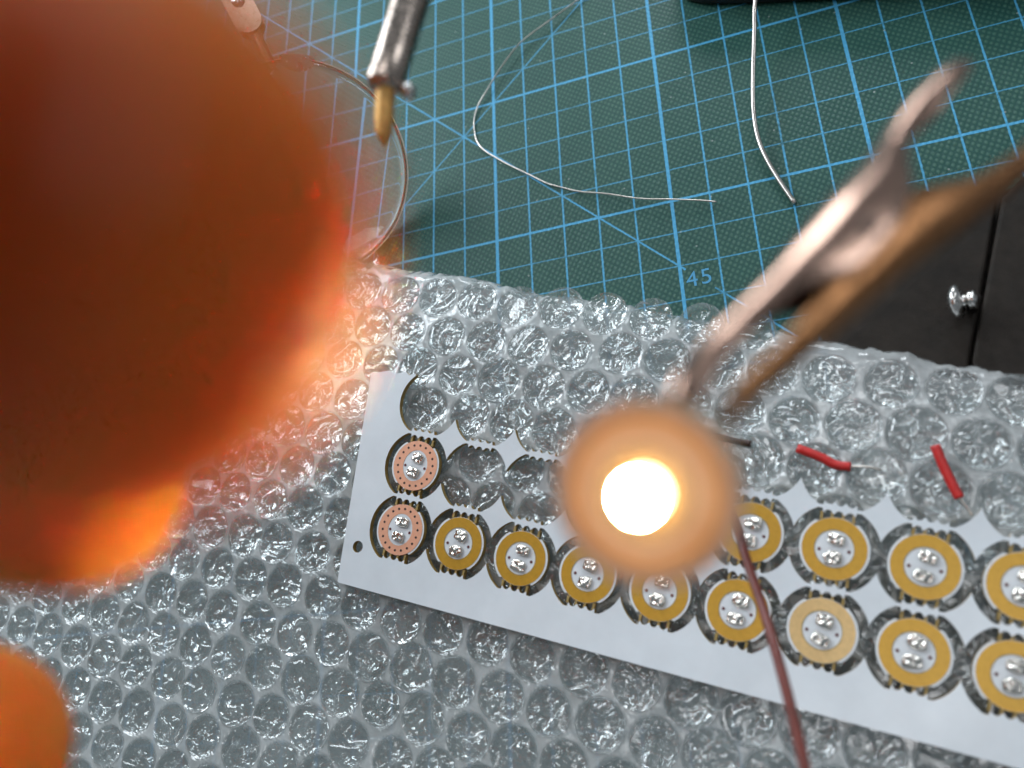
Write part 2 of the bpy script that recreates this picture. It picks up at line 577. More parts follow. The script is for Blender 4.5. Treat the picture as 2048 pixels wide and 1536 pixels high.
def film_mesh(name, s0, s1, t1, step, zf, fold, seed, bond):
    ns, nt = int((s1 - s0) / step), int(t1 / step)
    V, Fc, A = [], [], []
    cs = np.array([(p.x, p.y, CR[(round(p.x, 3), round(p.y, 3))]) for p, _, _ in cells])
    for jt in range(nt + 1):
        for js in range(ns + 1):
            s = s0 + js * step
            t0 = edge_off(s)
            t = t0 + (t1 - t0) * jt / nt
            p = EO + EA * s + EB * t
            z = zf(p.x, p.y)
            d = t - t0
            if d < fold:
                z = 0.25 + (z - 0.25) * math.sqrt(max(0, 1 - (1 - d / fold) ** 2))
                z += (1.1 * noise.noise(Vector((s * 0.5, d * 0.7, seed))) + 0.6 * noise.noise(Vector((s * 1.3, d * 1.5, seed)))) * (1 - d / fold) * min(1, d)
                p = p - EB * (0.7 * noise.noise(Vector((s * 0.45, z * 0.5, seed + 3))) * (1 - d / fold))
            V.append((p.x, p.y, max(0.15, z)))
    if bond:
        P = np.array([(v[0], v[1]) for v in V])
        dm = np.full(len(P), 1e9)
        for c in cs: dm = np.minimum(dm, np.hypot(P[:, 0] - c[0], P[:, 1] - c[1]) - RB * (c[2] - 1))
        A = np.clip((dm - RB + 0.3) / 0.6, 0, 1)
    for jt in range(nt):
        for js in range(ns):
            a = jt * (ns + 1) + js
            Fc.append((a, a + 1, a + ns + 2, a + ns + 1))
    me = mesh(name, V, Fc, M['film'])
    at = me.attributes.new('bond', 'FLOAT', 'POINT')
    at.data.foreach_set('value', A.astype(np.float32) if bond else np.full(len(V), 0.6, np.float32))
    return me


wrap = empty('bubble_wrap', (-20, -130, 0))
tag(wrap, 'crinkled clear bubble wrap sheet lying on the green mat under the white panel', 'bubble wrap')
link('film', film_mesh('film', -190, 118, 165, 0.62, wrap_base, 6.0, 1.0, True), wrap)


def low_z(x, y): return max(0.25, wrap_base(x, y) - 6.6)


link('under_film', film_mesh('under_film', -190, 118, 165, 3.0, low_z, 4.0, 4.0, False), wrap)


def bubble_mesh(seed, seg=40, rings=13, h=4.0, crease=9):
    r_ = random.Random(seed)
    prof = []
    for k in range(rings + 1):
        u = k / rings
        if u < 0.30:
            a = u / 0.30
            r, z = RB - 0.45 * a, h * 0.66 * a
        elif u < 0.62:
            a = (u - 0.30) / 0.32 * math.pi / 2
            r, z = RB - 0.45 - 1.5 * (1 - math.cos(a)), h * 0.66 + h * 0.30 * math.sin(a)
        else:
            a = (u - 0.62) / 0.38
            r, z = (RB - 1.95) * (1 - a), h * (0.96 + 0.04 * math.sin(a * math.pi / 2))
        prof.append((r, z))
    # creases: folded lines over the slack top, and dents in the wall
    cr = []
    for _ in range(crease):
        a = r_.uniform(0, math.pi)
        cr.append((math.cos(a), math.sin(a), r_.uniform(-3.8, 3.8), r_.uniform(0.12, 0.75) * r_.choice((1, 1, -0.6)), r_.uniform(0.25, 0.9)))
    dents = [(r_.uniform(0, 2 * math.pi), r_.uniform(0.25, 0.8), r_.uniform(0.15, 0.6)) for _ in range(5)]
    tilt = (r_.uniform(-0.10, 0.10), r_.uniform(-0.10, 0.10))
    off = Vector((seed * 3.1, seed * 1.7, 0))
    V, Fc = [], []
    for k, (r, z) in enumerate(prof):
        if k == rings: r = 0.0
        cnt = seg if k < rings else 1
        for i in range(cnt):
            a = 2 * math.pi * i / seg
            rr = r
            for (da, dw, dd) in dents:
                e = math.atan2(math.sin(a - da), math.cos(a - da))
                rr -= dd * math.exp(-(e / dw) ** 2) * min(1, z / h) * min(1, r / 3)
            x, y = rr * math.cos(a), rr * math.sin(a)
            wgt = min(1, max(0, (z / h - 0.25) / 0.5))
            zz = z
            for (cx, cy_, o_, d_, w_) in cr:
                e = abs(x * cx + y * cy_ - o_)
                zz -= d_ * max(0, 1 - e / (w_ * 1.6)) * wgt
            zz += 0.55 * noise.noise(Vector((x * 0.45, y * 0.45, 0)) + off) * wgt
            zz += (x * tilt[0] + y * tilt[1]) * wgt
            if k == 0: zz = 0.03
            V.append((x, y, zz))
    for k in range(rings - 1):
        for i in range(seg):
            i2 = (i + 1) % seg
            Fc.append((k * seg + i, k * seg + i2, (k + 1) * seg + i2, (k + 1) * seg + i))
    top = rings * seg
    for i in range(seg):
        Fc.append(((rings - 1) * seg + i, (rings - 1) * seg + (i + 1) % seg, top))
    return V, Fc


variants = []
for k in range(14):
    v, f = bubble_mesh(k + 11, crease=7 + k % 5, h=2.5 + 0.1 * (k % 3))
    variants.append((mesh('bubble', v, f, M['bubble']), v, f))


def in_view(p):
    q = Vector(p) - CAM
    zc = q.dot(R2)
    if zc <= 0: return False
    u, v_ = 1024 + 1655 * q.dot(R0) / zc, 768 + 1655 * q.dot(R1) / zc
    if not (-45 < u < 2095 and 0 < v_ < 1585): return False
    # what the fingers hide shows nothing of its bubbles
    return not (math.hypot(u - 280, v_ - 420) < 400 or math.hypot(u - 100, v_ - 870) < 215 or (u < 320 and v_ < 820))


rest = []
cells.sort(key=lambda c: (c[0] - Vector((CAM.x, CAM.y, 0))).length)
nb = 0
for (p, s, t) in cells:
    z = wrap_base(p.x, p.y)
    d = t - edge_off(s)
    tl = 0.0
    sc = 1.0
    if d < 6.0:
        f_ = max(0.0, d) / 6.0
        tl = (1 - f_) * 0.5
        z *= math.sqrt(1 - (1 - f_) ** 2)
        sc = 0.85 + 0.15 * f_
    k = rnd.randrange(len(variants))
    rot = rnd.uniform(0, 2 * math.pi)
    sc *= CR[(round(p.x, 3), round(p.y, 3))]
    sq = rnd.uniform(0.82, 1.1) if rnd.random() > 0.14 else rnd.uniform(0.18, 0.4)     # a few have gone flat
    # bubbles pressed under the panel stay below it
    loc = (p - EO).dot(EB)
    mat4 = Matrix.Translation(Vector((p.x, p.y, z)) * S) @ Matrix.Rotation(tl, 4, EA) @ Matrix.Rotation(rot, 4, 'Z') @ Matrix.Diagonal((sc, sc, -sc * sq, 1))
    if in_view((p.x, p.y, z)) and nb < 300:
        b_ = bpy.data.objects.new('bubble', variants[k][0])
        C.objects.link(b_)
        b_.parent = wrap
        b_.matrix_parent_inverse = Matrix.Translation(-wrap.location)
        b_.matrix_basis = mat4
        nb += 1
    else:
        rest.append((k, mat4))
parts = []
for k, m4 in rest:
    parts.append(([(m4 @ (Vector(v) * S)) / S for v in variants[k][1]], variants[k][2]))
v, f = merge(parts)
tag(link('bubbles_beyond', mesh('bubbles_beyond', v, f, M['bubble']), wrap), kind='stuff')
# the folded-under second layer with its own bubbles
lowv = [bubble_mesh(90 + k, 14, 6, 3.4, 5) for k in range(5)]
parts = []
for (p, s, t) in cells:
    p = p + la * 4.3 + lb * 3.6
    if wrap_base(p.x, p.y) < 7.5 or t < 4: continue
    k = rnd.randrange(5)
    z = low_z(p.x, p.y)
    parts.append(([(p.x + a, p.y + b_, z + c) for a, b_, c in lowv[k][0]], lowv[k][1]))
v, f = merge(parts)
tag(link('under_bubbles', mesh('under_bubbles', v, f, M['bubble']), wrap), kind='stuff')

# ------------------------------------------------------------------ white panel of small round LED boards
PX, PY, RH, CLIPY = 16.16, 15.86, 8.6, 7.45
NC = 10


def hole_top(dx):
    """upper edge of a routed opening above its centre: rounded ears, and a tab edge with three bites"""
    y = min(7.6, math.sqrt(max(0, RH * RH - dx * dx)))
    if abs(dx) < 3.1:
        y = 6.72
        for bx in BITES:
            e = abs(dx - bx)
            if e < 0.85: y = max(y, 6.55 + math.sqrt(0.85 ** 2 - e * e))
    return y


BITES = (-2.05, 0.0, 2.05)


def chain(yc, sign, x0, x1):
    """edge of a whole row of openings, meeting in a cusp half way between two"""
    out = []
    for c in range(NC):
        a0 = x0 if c == 0 else (c - 0.5) * PX
        a1 = x1 if c == NC - 1 else (c + 0.5) * PX
        n = 76
        for k in range(n + (1 if c == NC - 1 else 0)):
            x = a0 + (a1 - a0) * k / n
            out.append((x, yc + sign * hole_top(x - c * PX)))
    return out


xr = (NC - 1) * PX
loops = []
# outline: left margin, bottom margin, right margin, open scalloped top (third row of openings broken away)
outer = [(-19.2, 37.2), (-18.7, 33), (-14.0, -15.6), (-13.6, -15.9), (xr + 16, -15.0), (xr + 16, 36)]
yc = 2 * PY
outer += [(xr + 5.5, 36.5)]
outer += [(xr + RH * math.cos(a), yc + RH * math.sin(a)) for a in np.linspace(0.6, 0.02, 8)]
low = chain(yc, -1, -RH + 0.02, xr + RH - 0.02)
outer += low[::-1]
outer += [(RH * math.cos(a), yc + RH * math.sin(a)) for a in np.linspace(math.pi - 0.02, 2.3, 10)]
outer += [(-6.2, 38.6), (-7.6, 38.0), (-9.0, 38.7), (-11.5, 37.9), (-14.0, 38.4), (-16.8, 37.6)]
loops.append(outer)
for r in (0, 1):
    yc = r * PY
    top = chain(yc, 1, -RH + 0.01, xr + RH - 0.01)
    bot = chain(yc, -1, -RH + 0.01, xr + RH - 0.01)
    loops.append(bot + top[::-1])
loops.append(circle(-10.6, -6.4, 1.45, 28))
panel = empty('circuit_board_panel', PO)
tag(panel, 'white panel of small round LED boards with some snapped out, lying on bubble wrap', 'circuit board')
PMAT = Matrix.Translation(PO * S) @ PM.to_4x4()


def on_panel(name, me, parent, m=None):
    ob = bpy.data.objects.new(name, me)
    C.objects.link(ob)
    ob.parent = parent
    if parent is panel:
        ob.matrix_parent_inverse = Matrix.Translation(-panel.location)
        ob.matrix_basis = PMAT @ (m or Matrix.Identity(4))
    else:
        ob.matrix_basis = m or Matrix.Identity(4)
    return ob


on_panel('frame', flat_shape('frame', loops, -1.5, 0, [M['mask'], M['edge']]), panel)


def disc_loop(r, ycl):
    out = []
    for k in range(72):
        a = 2 * math.pi * k / 72
        out.append((r * math.cos(a), max(-ycl, min(ycl, r * math.sin(a)))))
    return out


def rim_loop():
    """board outline: white rim arcs left and right, cut back to the ring at the tabs"""
    out = []
    for k in range(144):
        a = 2 * math.pi * k / 144
        q = abs(math.atan2(math.sin(a), abs(math.cos(a))))
        r = 6.55 if q < 0.92 else 6.12
        out.append((r * math.cos(a), r * math.sin(a)))
    return out


board_me = flat_shape('board', [rim_loop()], -1.5, -0.02, [M['board'], M['edge']])
ring_me = flat_shape('ring', [circle(0, 0, 6.06, 64), circle(0, 0, 3.72, 48)], -0.02, 0.05, [M['gold'], M['edge']])
ring_sheen = flat_shape('ring', [circle(0, 0, 6.06, 64), circle(0, 0, 3.72, 48)], -0.02, 0.05, [M['sheengold'], M['edge']])  # reflection on one gold ring, put in as a paler colour
ring_pink = flat_shape('ring', [circle(0, 0, 6.1, 64), circle(0, 0, 3.85, 48, 3.35)], -0.02, 0.05, [M['pink'], M['edge']])
lip_me = flat_shape('inner_lip', [circle(0, 0, 3.80, 48), circle(0, 0, 3.62, 48)], 0.0, 0.07, [M['edge']])
via_me = flat_shape('via', [circle(0, 0, 0.30, 12)], 0.0, 0.075, [M['dot']])
red_me = flat_shape('mounting_dot', [circle(0, 0, 0.33, 14)], 0.0, 0.06, [M['reddot']])


def tab_loops(sy):
    """four slivers left between the drilled bites"""
    lp = []
    for cx, wd in ((-3.0, 0.2), (-1.025, 0.22), (1.025, 0.22), (3.0, 0.2)):
        lp.append([(cx - wd * 1.6, sy * 5.5), (cx + wd * 1.6, sy * 5.5), (cx + wd, sy * 6.5), (cx + wd * 1.7, sy * 7.0), (cx - wd * 1.7, sy * 7.0), (cx - wd, sy * 6.5)])
    return lp


tab_me = [flat_shape('tab', tab_loops(s), -1.3, -0.12, [M['edge'], M['edge']]) for s in (1, -1)]


def pad_mesh(seed, w_, h_):
    """a lump of solder with an uneven rectangular outline"""
    r_ = random.Random(seed)
    n, m = 28, 8
    V, Fc = [], []
    off = Vector((seed * 2.3, 1.1, 0))
    for j in range(m + 1):
        u = j / m
        for i in range(n):
            a = 2 * math.pi * i / n
            ca, sa = math.cos(a), math.sin(a)
            e = 2.0 / 3.2
            x = w_ * math.copysign(abs(ca) ** e, ca) * (1 - u ** 1.6)
            y = h_ * math.copysign(abs(sa) ** e, sa) * (1 - u ** 1.6)
            k = 1 + 0.18 * noise.noise(Vector((ca * 1.4, sa * 1.4, 0)) + off)
            z = 0.7 * math.sin(math.acos(1 - min(1, u * 1.15))) * (1 + 0.9 * noise.noise(Vector((x * 1.3, y * 1.3, 3)) + off))
            V.append((x * k, y * k, max(0, z) + 0.0))
    for j in range(m):
        for i in range(n):
            i2 = (i + 1) % n
            Fc.append((j * n + i, j * n + i2, (j + 1) * n + i2, (j + 1) * n + i))
    return mesh('solder_pad', V, Fc, M['solder'])


pads = [pad_mesh(k + 3, rnd.uniform(1.6, 1.8), rnd.uniform(1.15, 1.35)) for k in range(8)]


def T(x, y, z=0.0, rz=0.0):
    return Matrix.Translation((x * S, y * S, z * S)) @ Matrix.Rotation(rz, 4, 'Z')


def make_board(col, row, kind):
    m = T(col * PX, row * PY, -0.03, rnd.uniform(-0.06, 0.06))
    bo = on_panel('board', board_me, panel, m)
    if kind == 'pink':
        bo['label'] = 'bare copper pink board dotted with small black holes'
    elif kind == 'pale':
        bo['label'] = 'board whose gold ring is painted paler for a reflection'
    on_panel('ring', {'pink': ring_pink, 'pale': ring_sheen}.get(kind, ring_me), bo)
    if kind == 'pink':
        for k in range(18):
            a = 2 * math.pi * (k + 0.5) / 18
            on_panel('via', via_me, bo, T(4.85 * math.cos(a), 5.05 * math.sin(a)))
    else:
        on_panel('inner_lip', lip_me, bo)
    on_panel('mounting_dot', red_me, bo, T(-2.75, -0.45))
    on_panel('mounting_dot', red_me, bo, T(2.75, -0.2))
    on_panel('solder_pad', rnd.choice(pads), bo, T(0.25, 1.85, 0.0, rnd.uniform(-0.25, 0.25)))
    on_panel('solder_pad', rnd.choice(pads), bo, T(-0.1, -1.75, 0.0, math.pi + rnd.uniform(-0.25, 0.25)))
    for t_ in tab_me: on_panel('tab', t_, bo)


make_board(0, 0, 'pink')
make_board(0, 1, 'pink')
for c in range(1, 10): make_board(c, 0, 'pale' if c == 6 else 'gold')
for c in range(4, 10): make_board(c, 1, 'gold')

# ------------------------------------------------------------------ loose wires
th = [(34, 34), (29.84, 30.2), (20.23, 24.63), (10.4, 19.07), (3.48, 11.41), (-1.71, 4.21), (-5.14, -0.55), (-6.4, -6.94), (-4.85, -15.02), (1.78, -22.57),
      (10.91, -30.61), (16.04, -35.04), (20.39, -37.64), (25.36, -40.55), (33.03, -43.84), (41.75, -48.03), (49.65, -50.49), (57.32, -52.73), (61.57, -54.04)]
v, f = tube(spline([(x, y, 0.45 + 1.4 * max(0, math.sin(k * 0.5))) for k, (x, y) in enumerate(th)], 6), 0.22, 8)
tag(link('thin_solder_wire', mesh('thin_solder_wire', v, f, M['tin'])), 'thin silver solder wire curling across the middle of the green mat', 'wire')
so = [(85, 24), (80.18, 9.41), (78.44, -1.16), (76.75, -11.41), (75.23, -21.4), (74.36, -29.61), (74.35, -37.06), (75.42, -43.85), (77.29, -50.68), (80.23, -59.43)]
zz = [16, 9, 7, 5.5, 4.2, 3.2, 2.4, 1.8, 1.3, 0.8]
so = [(x + 0.0 * z, y, z) for (x, y), z in zip(so, zz)]
# the wire rises off the mat towards its far end; keep it on the sight line of its resting points
so = [tuple(Vector((x, y, 0.8)) + (CAM - Vector((x, y, 0.8))) * ((z - 0.8) / (CAM.z - 0.8))) for x, y, z in so]
v, f = tube(spline(so, 8), 0.62, 12)
tag(link('thick_solder_wire', mesh('thick_solder_wire', v, f, M['tin'])), 'thicker silver solder wire hanging down from the black tool onto the mat', 'wire')


def cut_wire(name, pts, bare, label, group):
    e = empty(name, (pts[0][0], pts[0][1], pts[0][2] - 1))
    tag(e, label, 'wire', group)
    v, f = tube(spline(pts, 6), 0.95, 14)
    link('insulation', mesh('insulation', v, f, M['redpvc']), e)
    v, f = tube(spline(bare, 6), 0.26, 8)
    link('bare_end', mesh('bare_end', v, f, M['tin']), e)


def lift(x, y, dz): return (x, y, wrap_base(x, y) + dz)


cut_wire('red_wire_offcut', [lift(70.9, -126.9, 1.05), lift(75.2, -129.5, 1.05), lift(77.6, -131.4, 1.05), lift(80.4, -132.2, 1.05)],
         [lift(80.2, -132.1, 1.05), lift(83.6, -132.7, 1.05), lift(85.8, -133.6, 0.9)],
         'short red insulated wire lying level with its bare end pointing right', 'red wire offcuts on the bubble wrap')
cut_wire('red_wire_offcut', [lift(96.3, -130.2, 1.05), lift(96.9, -134.2, 1.05), lift(97.8, -138.4, 1.05), lift(98.4, -140.8, 1.05)],
         [lift(98.3, -140.6, 1.05), lift(99.4, -143.0, 1.05), lift(99.8, -144.2, 0.9)],
         'short red insulated wire standing upright in the picture at the far right', 'red wire offcuts on the bubble wrap')
v, f = tube(spline([lift(54.5, -121.6, 0.9), lift(58.7, -123.4, 0.9), lift(61.8, -124.6, 0.9)], 6), 0.7, 12)
tag(link('brown_wire_offcut', mesh('brown_wire_offcut', v, f, M['brownpvc'])), 'short dark brown wire end just right of the lit board', 'wire')

# ------------------------------------------------------------------ magnifying lens with its bracket
LC = Vector((-50.9, -27.95, 24.0))
LD = Vector((0.475, -0.594, 0.6495)).normalized()
LR = 30.4
LM = Matrix.Translation(LC * S) @ LD.to_track_quat('Z', 'Y').to_matrix().to_4x4()
mag = empty('magnifying_lens', LC - Vector((0, 0, 22)))
tag(mag, 'round clear magnifying lens with thin bright rim left of the mat grid', 'magnifying glass')
prof = []
RC = 190.0
for k in range(13):
    r = LR * (k / 12)
    prof.append((max(r, 0.001), 1.0 + (math.sqrt(RC ** 2 - r * r) - math.sqrt(RC ** 2 - LR ** 2))))
top = prof
bot = [(r, -z) for r, z in prof[::-1]]
v, f = lathe(top + bot, 96, False)
me = mesh('lens', v, f, M['glass'])
me.flip_normals()
ob = link('lens', me, mag)
ob.matrix_basis = LM
v, f = lathe([(LR + 0.03, -1.05), (LR + 0.32, -1.05), (LR + 0.32, 1.05), (LR + 0.03, 1.05), (LR + 0.03, -1.05)], 128, False)
ob = link('rim', mesh('rim', v, f, M['rim'], False), mag)
ob.matrix_basis = LM


def lens_pt(ang, r, z):
    return (LM @ (Vector((r * math.cos(ang), r * math.sin(ang), z)) * S)) / S


# clamp on the rim, rod and forked joint towards the top left
rimdir = Vector((-49.5, 1.0, 33.0)) - LC
loc = LM.inverted() @ (Vector((-51.0, 0.8, 33.2)) * S) / S
ang0 = math.atan2(loc.y, loc.x)
for zz_ in (1.5, -1.5):
    A = []
    for k in range(9):
        a = ang0 - 0.22 + 0.30 * k / 8
        wd = 2.6 * math.sin(math.pi * (0.12 + 0.76 * k / 8)) + 0.8
        A.append((lens_pt(a, LR + 1.2, zz_ - 0.3), lens_pt(a, LR - wd, zz_ - 0.3), lens_pt(a, LR + 1.2, zz_ + 0.3), lens_pt(a, LR - wd, zz_ + 0.3)))
    V, Fc = [], []
    for q in A: V += list(q)
    for k in range(8):
        a, b_ = 4 * k, 4 * (k + 1)
        Fc += [(a, a + 1, b_ + 1, b_), (a + 2, b_ + 2, b_ + 3, a + 3), (a, b_, b_ + 2, a + 2), (a + 1, a + 3, b_ + 3, b_ + 1)]
    Fc += [(0, 2, 3, 1), (32, 33, 35, 34)]
    link('rim_clamp', mesh('rim_clamp', V, Fc, M['steel'], False), mag)
j0, j1, j2 = Vector((-56.8, 3.0, 35.5)), Vector((-60.1, 14.2, 42.0)), Vector((-63.2, 23.5, 47.5))
v, f = tube([j0 - Vector((0, 3, 2)), j0, (j0 + j1) / 2, j1, j1 + (j2 - j1) * 0.3], [2.0, 1.9, 1.9, 1.9, 1.9], 16)
link('rod', mesh('rod', v, f, M['bronze']), mag)
ax = (j2 - j1).normalized()
side = ax.cross(CAM - j2).normalized()
nrm = side.cross(ax).normalized()
if nrm.dot(CAM - j2) < 0: nrm = -nrm


def plate(name, c, ax, sd, nr, l0, l1, wd, th_, mat, parent, hole=None):
    """rounded strap with an optional drilled hole, built in its own plane"""
    out = [(l0, -wd)]
    out += [(l1 + wd * math.cos(a), wd * math.sin(a)) for a in np.linspace(-math.pi / 2, math.pi / 2, 14)]
    out += [(l0 + wd * math.cos(a), wd * math.sin(a)) for a in np.linspace(math.pi / 2, math.pi * 1.5, 14)][:-1]
    lp = [out[1:]]
    if hole: lp.append(circle(hole[0], 0, hole[1], 20))
    me = flat_shape(name, lp, -th_ / 2, th_ / 2, [mat])
    ob = link(name, me, parent)
    ob.matrix_basis = Matrix.Translation(c * S) @ Matrix((ax, sd, nr)).transposed().to_4x4()
    return ob


for sgn in (1, -1):
    plate('fork_plate', j1 + nrm * (2.3 * sgn), ax, nrm.cross(ax), nrm, 1.0, 16, 4.2, 1.1, M['bronze'], mag, (6.5, 2.0))
v, f = tube([j1 + ax * 6.5 - nrm * 3.2, j1 + ax * 6.5 + nrm * 3.1], 1.9, 18)
link('joint_screw', mesh('joint_screw', v, f, M['steel']), mag)


# ------------------------------------------------------------------ alligator clips of the third-hand stand
def channel(name, fr, stations, halfw, mat, parent, thick=0.35, sgn=1):
    """bent sheet-metal jaw: at each station the rounded ridge edge (a,b) and the open edge (c,d) in the clip's plane"""
    Tt, e1, e2, n = fr
    V, Fc = [], []
    st = []
    for i in range(len(stations) - 1):
        for k in range(3):
            u = k / 3
            st.append(([stations[i][q] * (1 - u) + stations[i + 1][q] * u for q in range(4)], halfw[i] * (1 - u) + halfw[i + 1] * u))
    st.append((list(stations[-1]), halfw[-1]))
    NS = 13
    for (a, b_, c, d), hw in st:
        ro = Vector((a, b_))
        ri = Vector((c, d))
        L = (ri - ro).length
        dr = (ri - ro) / L
        rad = min(hw, L * 0.9)
        prof = [(L, hw), (max(rad, L * 0.6), hw)]
        for q in range(9):
            an = math.pi * q / 8
            prof.append((rad - rad * math.sin(an), hw * math.cos(an)))
        prof += [(max(rad, L * 0.6), -hw), (L, -hw)]
        for (al, h) in prof:
            p2 = ro + dr * al
            V.append(Tt + e1 * p2.x + e2 * p2.y + n * h)
    for i in range(len(st) - 1):
        for k in range(NS - 1):
            Fc.append((i * NS + k, i * NS + k + 1, (i + 1) * NS + k + 1, (i + 1) * NS + k))
    ob = link(name, mesh(name, V, Fc, mat), parent)
    md = ob.modifiers.new('thickness', 'SOLIDIFY')
    md.thickness = thick * S
    md.offset = 0
    sb = ob.modifiers.new('round', 'SUBSURF')
    sb.levels = sb.render_levels = 1
    return ob


CK = 0.9                                                     # a small clip, 45 mm from jaw to lever
FR = (Vector((65.96, -159.51, 134.86)), Vector((0.52002, 0.78369, -0.33972)) * CK, Vector((-0.73871, 0.61231, 0.28176)) * CK, Vector((0.42882, 0.10443, 0.89733)) * CK)


def fp(fr, a, b_, h=0.0): return fr[0] + fr[1] * a + fr[2] * b_ + fr[3] * h


clip = empty('alligator_clip', fp(FR, 21, -2))
tag(clip, 'alligator clip, steel tinted copper by a painted reflection, with open forked handles gripping the lit LED board', 'clip')
UP = [(-1.87, 3.6, -0.74, 1.35), (0.52, 4.32, 1.86, 1.6), (4.05, 4.23, 5.2, 1.7), (8.37, 3.6, 8.2, 1.3), (12.63, 3.1, 12.2, 0.5), (17.9, 2.9, 16.4, -3.25), (24.2, 2.53, 23.12, -4.06),
      (28.61, 1.8, 28.39, -3.31), (33.42, 1.6, 33.5, -0.94), (37.23, 1.7, 36.95, -0.56), (41.76, 1.67, 41.07, -0.95), (47.21, 1.0, 45.91, -1.7), (49.4, 0.4, 49.2, -1.5)]
UW = [1.0, 1.2, 1.5, 1.8, 2.2, 2.8, 3.0, 2.8, 2.0, 1.6, 1.8, 2.4, 2.2]
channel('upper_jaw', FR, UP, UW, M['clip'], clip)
LP = [(-0.84, -1.3, 0.12, 0.06), (1.94, -1.7, 2.21, 0.1), (6.49, -2.76, 6.6, -0.9), (12.04, -4.22, 12.04, -1.6), (16.64, -5.28, 16.89, -0.6), (23.1, -6.83, 23.81, -1.0),
      (29.61, -8.7, 30.4, -4.2), (34.9, -10.11, 34.71, -7.3), (40.28, -11.4, 38.99, -8.7), (47.08, -12.9, 44.98, -10.3), (53, -14.5, 51, -12)]
LW = [0.9, 1.1, 1.4, 1.7, 2.0, 2.3, 2.3, 2.0, 1.8, 1.7, 1.7]
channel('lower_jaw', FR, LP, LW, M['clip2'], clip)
v, f = tube([fp(FR, 21.15, -1.87, -3.4), fp(FR, 21.15, -1.87, 3.25)], 0.75, 16)
link('pivot_pin', mesh('pivot_pin', v, f, M['dot']), clip)
v, f = tube([fp(FR, 19.5, -0.9, y_) for y_ in np.linspace(-1.4, 1.4, 5)], 1.9, 16)
link('spring', mesh('spring', v, f, M['steel']), clip)
v, f = tube(spline([fp(FR, 50, -12.7), fp(FR, 58, -15.3), fp(FR, 75, -21), fp(FR, 95, -28)], 4), 2.4, 18)
link('barrel', mesh('barrel', v, f, M['steel']), clip)
V, Fc = lathe([(0.01, -0.62), (0.35, -0.5), (0.6, -0.15), (0.6, 0.15), (0.35, 0.5), (0.01, 0.62)], 16, False)
ob = link('tooth', mesh('tooth', V, Fc, M['steel']), clip)
ob.matrix_basis = Matrix.Translation(fp(FR, 0.2, 0.1, 1.2) * S)

G = (Vector((22.41, -101.97, 105.39)), Vector((0.11796, 0.99285, -0.0182)), Vector((-0.81853, 0.1076, 0.5643)), Vector((0.56222, -0.05167, 0.82537)))
c2 = empty('narrow_clip', fp(G, 12, 1))
tag(c2, 'second, slim silver clip with a brass tip hanging over the magnifying lens', 'clip')


def blade(name, sts, mat, parent, seg=20):
    """closed body: stations (along, left, right, half depth)"""
    V, Fc = [], []
    for (a, l, r, hd) in sts:
        c_, hw = (l + r) / 2, abs(l - r) / 2
        for k in range(seg):
            an = 2 * math.pi * k / seg
            V.append(fp(G, a, c_ + hw * math.cos(an), hd * math.sin(an)))
    for i in range(len(sts) - 1):
        for k in range(seg):
            k2 = (k + 1) % seg
            Fc.append((i * seg + k, i * seg + k2, (i + 1) * seg + k2, (i + 1) * seg + k))
    Fc += [tuple(range(seg - 1, -1, -1)), tuple((len(sts) - 1) * seg + k for k in range(seg))]
    return link(name, mesh(name, V, Fc, mat), parent)


blade('body', [(9.6, 3.6, -0.6, 1.6), (11.0, 4.3, -1.4, 2.4), (16.3, 3.9, -1.9, 2.8), (22.3, 3.4, -2.5, 3.0), (27.5, 2.95, -3.1, 3.2), (33.9, 2.5, -3.8, 3.3), (60, 0.5, -6.5, 3.5), (95, -2, -9, 3.5)], M['rodsteel'], c2)
blade('brass_tip', [(0.0, 0.25, -0.35, 0.3), (2.2, 1.7, -0.8, 1.0), (5.0, 2.2, -0.6, 1.2), (8.7, 2.6, -0.2, 1.3), (11.0, 2.5, -0.1, 1.2)], M['brass'], c2)
V, Fc = lathe([(0.01, -1.4), (0.9, -1.1), (1.35, 0), (0.9, 1.1), (0.01, 1.4)], 18, False)
ob = link('screw_end', mesh('screw_end', V, Fc, M['steel']), c2)
ob.matrix_basis = Matrix.Translation(fp(G, 9.9, -1.9, 0.5) * S)

# ------------------------------------------------------------------ the lit LED board held in the clip
BO = Vector((60.35, -164.9, 135.5))
BN = Vector((-0.0898, -0.3914, 0.9172)).normalized()
bx_ = (R0 - BN * R0.dot(BN)).normalized()
by_ = BN.cross(bx_)
BM = Matrix.Translation(BO * S) @ Matrix((bx_, by_, BN)).transposed().to_4x4()
lit = empty('lit_led_board', BO)
tag(lit, 'round board with a glowing warm white LED, held up in the alligator clip', 'LED board')
BSC = 1.0


def on_lit(name, me, z=0.0, x=0.0, y=0.0):
    ob = link(name, me, lit)
    ob.matrix_basis = BM @ T(x, y, z)
    return ob


on_lit('base', flat_shape('base', [disc_loop(6.5, 6.35)], -1.5, -0.02, [M['board'], M['edge']]))
ring_lit = flat_shape('ring', [circle(0, 0, 6.06, 64), circle(0, 0, 3.72, 48)], -0.02, 0.05, [M['peach'], M['edge']])  # paler than the gold rings: LED glow put into the colour
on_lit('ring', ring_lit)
on_lit('led_dimming_disc', flat_shape('led_dimming_disc', [circle(0, 0, 3.3, 40)], 0.0, 0.09, [M['dimdisc']]))  # darker disc added under the LED to hold back its glare
on_lit('mounting_dot', red_me, 0, -2.9, -0.4)
on_lit('mounting_dot', red_me, 0, 2.9, -0.2)
v, f = lathe([(1.55, 0.02), (1.55, 1.75), (1.45, 1.95)], 40, False)
on_lit('led_body', mesh('led_body', v, f, M['ledbody']))
v, f = lathe([(1.44, 1.95), (1.1, 2.01), (0.01, 2.04)], 40, False)
